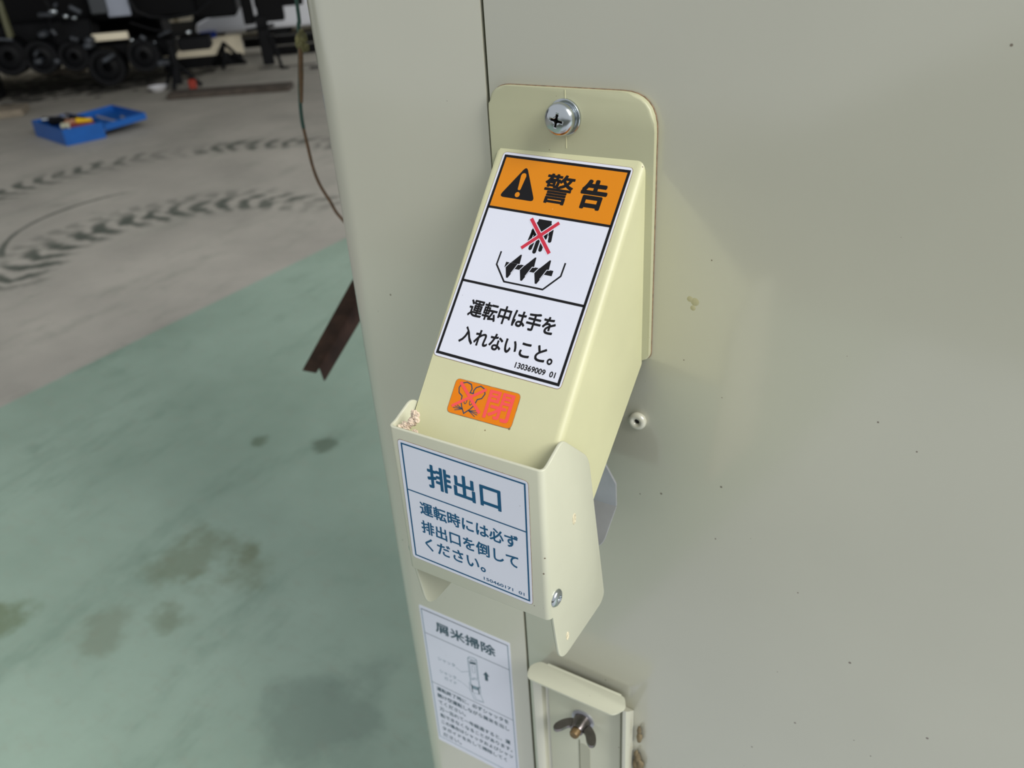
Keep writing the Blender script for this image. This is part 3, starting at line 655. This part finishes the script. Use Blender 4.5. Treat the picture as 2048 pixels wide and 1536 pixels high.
bm = bmesh.new(); vtube(bm, [(2, 18), (10, 45), (20, 76)], 5900, 16); vtube(bm, [(-4, 0), (22, 74)], 5960, 22); lab(finish('lever', bm, mat('olive_lever', (96, 96, 70), .5), vh, smooth=60), 'olive grey lever')
CLUT = mat('dull_grey_iron', (58, 62, 68), .45, mottle=.5, mscale=14)
rr = random.Random(3)
for k in range(22):
    x = rr.uniform(-10, 380); y = rr.uniform(0, 128); a_ = rr.uniform(0, 3.1); ln_ = rr.uniform(8, 22)
    if x > 335 or (190 < x < 270 and y < 90): continue
    bm = bmesh.new()
    if k % 3: vtube(bm, [(x - ln_ * math.cos(a_), y - ln_ * .4 * math.sin(a_)), (x + ln_ * math.cos(a_), y + ln_ * .4 * math.sin(a_))], 5870 - k * 3, rr.uniform(7, 16))
    else: vbox(bm, x - ln_ * .5, y - 6, x + ln_ * .5, y + 7, 5880, 170, 10)
    finish('rod' if k % 3 else 'bracket', bm, CLUT, vh, smooth=50)
# steering axle and leg at the right
ax_ = thing('front_axle_assembly', 'dark axle with upright leg and diagonal braces standing right of the undercarriage', 'axle')
bm = bmesh.new(); vbox(bm, 478, -60, 500, 50, 6500, 120, 6); vbox(bm, 505, -80, 560, 44, 6500, 260, 10); vbox(bm, 500, -80, 600, 14, 6550, 260, 10); finish('housing', bm, BODY, ax_, smooth=0)
bm = bmesh.new(); vbox(bm, 519, 30, 542, 142, 6480, 70, 6, 20); finish('leg', bm, IRON, ax_, smooth=0)
for P_ in ([(538, 70), (552, 100), (566, 140)], [(492, 62), (520, 56), (548, 50)]):
    bm = bmesh.new(); vtube(bm, P_, 6470, 12); finish('brace', bm, IRON, ax_, smooth=50)
for x, y, r in ((530, 158, 52), (572, 150, 60), (616, 146, 46)):
    bm = bmesh.new(); wheel(bm, x, y, 6400, r, 90); finish('hub', bm, IRON, ax_, smooth=40)
bm = bmesh.new(); vbox(bm, 548, 136, 590, 168, 6410, 120, 14); vbox(bm, 604, 138, 640, 156, 6500, 120, 10); vbox(bm, 624, 160, 650, 188, 6200, 160, 8, 0); vbox(bm, 520, 150, 640, 176, 6440, 60, 6, 0); finish('gearbox', bm, BODY, ax_, smooth=0)
bm = bmesh.new(); vbox(bm, 486, 72, 640, 90, 7300, 120, 6); vbox(bm, 540, 92, 640, 106, 7100, 120, 6); vbox(bm, 546, 70, 556, 150, 7200, 80, 0, 0); finish('cross_beam', bm, BODY, ax_, smooth=0)
# screw jack stands
def jack(px, py0, py1, v, w_, label):
    t = thing('jack_stand', label, 'jack stand')
    a = on_v(px, py1, v)[0]; top = on_v(px, py0, v)[1]
    bm = bmesh.new(); tube(bm, [W(a, v, 40), W(a, v, top)], w_, 12); tube(bm, [W(a, v, top - 10), W(a, v, top + 14)], w_ * 1.6, 12); finish('post', bm, IRON, t, smooth=50)
    for k in range(3):
        an = math.radians(20 + 120 * k); bm = bmesh.new()
        tube(bm, [W(a, v, 175), W(a + 140 * math.cos(an), v + 140 * math.sin(an), 12)], 13, 8); finish('leg', bm, IRON, t, smooth=50)
    return t
jack(360, 82, 172, 5850, 26, 'grey steel jack stand under the front end of the undercarriage')
jack(460, 108, 148, 6700, 20, 'smaller dark jack stand further back on the bare floor')
bm = bmesh.new(); q = on_v(382, 160, 5750); box(bm, q[0] - 24, q[0] + 24, 5750, 5800, 0, 70, 8, 1, MB)
tag(finish('red_can', bm, mat('red_can_paint', (150, 48, 30), .5), smooth=0), 'small red can on the floor behind the jack stand', 'can')
bm = bmesh.new(); q = on_z(318, 184, H); lathe(bm, [(18, 0), (40, 6), (62, 34), (66, 38), (60, 36), (38, 10), (.1, 6)], Matrix.Translation(q), 32, cap=False)
tag(finish('steel_bowl', bm, mat('bowl_glint_white', (240, 240, 244), .15, coat=.5), smooth=60), 'shiny steel bowl on the floor under the undercarriage', 'bowl')  # near-white base colour stands in for the glints on the shiny metal
a = on_z(335, 200, H); b = on_z(580, 182, H); d_ = (b - a).normalized(); n_ = Vector((-d_.y, d_.x, 0))
bm = bmesh.new(); box(bm, 0, (b - a).length, 0, 150, 0, 34, 3, 1, Matrix(((d_.x, n_.x, 0, a.x), (d_.y, n_.y, 0, a.y), (0, 0, 1, H), (0, 0, 0, 1))))
tag(finish('timber_plank', bm, DWOOD, smooth=0), 'long dark timber plank lying on the concrete right of the steel bowl', 'plank')
a = on_z(-160, 256, H); b = on_z(48, 232, H); d_ = (b - a).normalized(); n_ = Vector((-d_.y, d_.x, 0))
bm = bmesh.new(); box(bm, 0, (b - a).length, 0, 230, 0, 40, 3, 1, Matrix(((d_.x, n_.x, 0, a.x), (d_.y, n_.y, 0, a.y), (0, 0, 1, H), (0, 0, 0, 1))))
tag(finish('timber_board', bm, WOOD, smooth=0), 'pale grey timber board on the floor at the left edge, left of the blue toolbox', 'board')
for i, (x0, y0, x1, y1, v, c, nm, lb) in enumerate(((90, 136, 172, 162, 7200, WOOD, 'cardboard_sheet', 'dull tan sheet leaning low under the undercarriage'), (552, 112, 700, 146, 8300, WPAINT, 'white_panel', 'long white panel standing low on the floor at the far right'),)):
    bm = bmesh.new(); vbox(bm, x0, y0, x1, y1, v, 40, 3, 0); tag(finish(nm, bm, c, smooth=0), lb, 'panel')
# parked white van seen under the machine
pt = thing('low_partition', 'low cream panel standing on the floor in the gap right of the undercarriage', 'partition')
bm = bmesh.new(); vbox(bm, 325, 76, 486, 116, 6850, 40, 2); finish('panel', bm, CREAM, pt, smooth=0)
bm = bmesh.new(); vbox(bm, 325, 113, 486, 127, 6830, 60, 2, 0); finish('base_rail', bm, IRON, pt, smooth=0)
bm = bmesh.new(); vbox(bm, 392, 70, 432, 77, 6835, 50, 4); tag(finish('blue_cloth', bm, mat('blue_cloth', (24, 60, 160), .8), smooth=0), 'folded blue cloth lying on the low cream panel', 'cloth')
van = thing('parked_van', 'white van with blue stripe seen small in the gap under the undercarriage', 'van')
bm = bmesh.new(); P = [(-900, 120), (-900, 420), (-700, 620), (-420, 980), (900, 1000), (900, 120)]
q = on_v(392, 70, 8300)[0]
pp_ = [(q + 900 + x * 1.0, z) for x, z in [(-900, 90), (-880, 180), (-560, 300), (-200, 460), (200, 640), (1300, 700), (1300, 90)]]
prism(bm, pp_, 8300, 9000, 'y', 20, 2); bm.transform(MB); finish('van_body', bm, WPAINT, van, smooth=40)
bm = bmesh.new(); vbox(bm, 400, 64, 432, 74, 8275, 24, 2); lab(finish('stripe', bm, mat('blue_stripe', (24, 60, 150), .4), van, smooth=0), 'blue stripe')
for x in (420, 560):
    bm = bmesh.new(); u_ = on_v(x, 70, 8290)[0]; lathe(bm, [(60, -20), (130, -20), (150, 0), (150, 120), (60, 130)], to(W(u_, 8400, 150), V, U), 28); finish('wheel', bm, RUBBER, van, smooth=40)
# blue toolbox with open lid
TB = thing('toolbox', 'open blue metal toolbox on the concrete floor with its lid folded back', 'toolbox')
e1 = Vector((.975, -.22, 0)).normalized(); e2 = Vector((.22, .975, 0)).normalized(); A0 = Vector((-4473, 2292, H))
MT = Matrix(((e1.x, e2.x, 0, A0.x), (e1.y, e2.y, 0, A0.y), (0, 0, 1, H), (0, 0, 0, 1)))
BLUEP = mat('blue_enamel', (10, 88, 168), .4, mottle=.08, mscale=20)
def tray(bm, L0, W0, h, M, t=3):
    box(bm, 0, L0, 0, W0, 0, t, 0, 1, M)
    for a in ((0, L0, 0, t), (0, L0, W0 - t, W0), (0, t, t, W0 - t), (L0 - t, L0, t, W0 - t)): box(bm, *a, t, h, 0, 1, M)
bm = bmesh.new(); tray(bm, 430, 205, 82, MT); finish('tray', bm, BLUEP, TB, smooth=0)
ML = MT @ Matrix.Translation((4, 212, 34)) @ Matrix.Rotation(math.radians(4), 4, 'X')
bm = bmesh.new(); tray(bm, 424, 230, 34, ML); finish('lid', bm, BLUEP, TB, smooth=0)
bm = bmesh.new(); box(bm, 10, 420, 203, 214, 30, 40, 2, 1, MT); finish('hinge', bm, STEEL, TB, smooth=0)
tools = [('spanner', 'long steel spanner lying in the open toolbox lid', STEEL, (70, 320, 48), (360, 330, 42), 9), ('socket_wrench', 'bright socket wrench at the near left corner of the blue toolbox', ZINC, (60, 40, 84), (120, 120, 82), 16),
         ('screwdriver', 'yellow-handled screwdriver in the blue toolbox', mat('yellow_handle', (236, 190, 20), .4), (330, 120, 92), (385, 170, 90), 16), ('pliers', 'red-handled pliers at the right end of the blue toolbox', mat('red_handle', (120, 40, 36), .5), (340, 60, 78), (415, 170, 78), 15),
         ('hammer', 'dark hammer across the middle of the blue toolbox', IRON, (120, 60, 80), (270, 150, 82), 24), ('tin', 'copper-coloured tin in the middle of the blue toolbox', mat('copper_tin', (190, 140, 110), .4, metal=.4), (285, 90, 78), (330, 100, 84), 26),
         ('tape_roll', 'pale roll of tape near the front edge of the blue toolbox', mat('pale_tape', (196, 196, 170), .5), (330, 44, 80), (362, 60, 84), 17)]
tools += [('ratchet_handle', 'dark ratchet handle along the rear side of the blue toolbox', IRON, (60, 165, 84), (260, 185, 84), 12), ('chisel', 'grey steel chisel at the near end of the blue toolbox', STEEL, (20, 90, 84), (110, 175, 80), 9),
          ('small_spanner', 'short spanner lying near the far corner of the toolbox lid', STEEL, (250, 380, 54), (390, 360, 52), 8)]
for nm, lb, m_, a, b, r in tools:
    bm = bmesh.new(); tube(bm, [MT @ Vector(a), MT @ (Vector(a) * .6 + Vector(b) * .4), MT @ Vector(b)], [r, r * .75, r * .85], 12)
    bm2 = finish(nm, bm, m_, smooth=50); tag(bm2, lb, {'tape_roll': 'tape', 'socket_wrench': 'wrench', 'ratchet_handle': 'ratchet', 'small_spanner': 'spanner'}.get(nm, nm), 'tools in the blue toolbox')
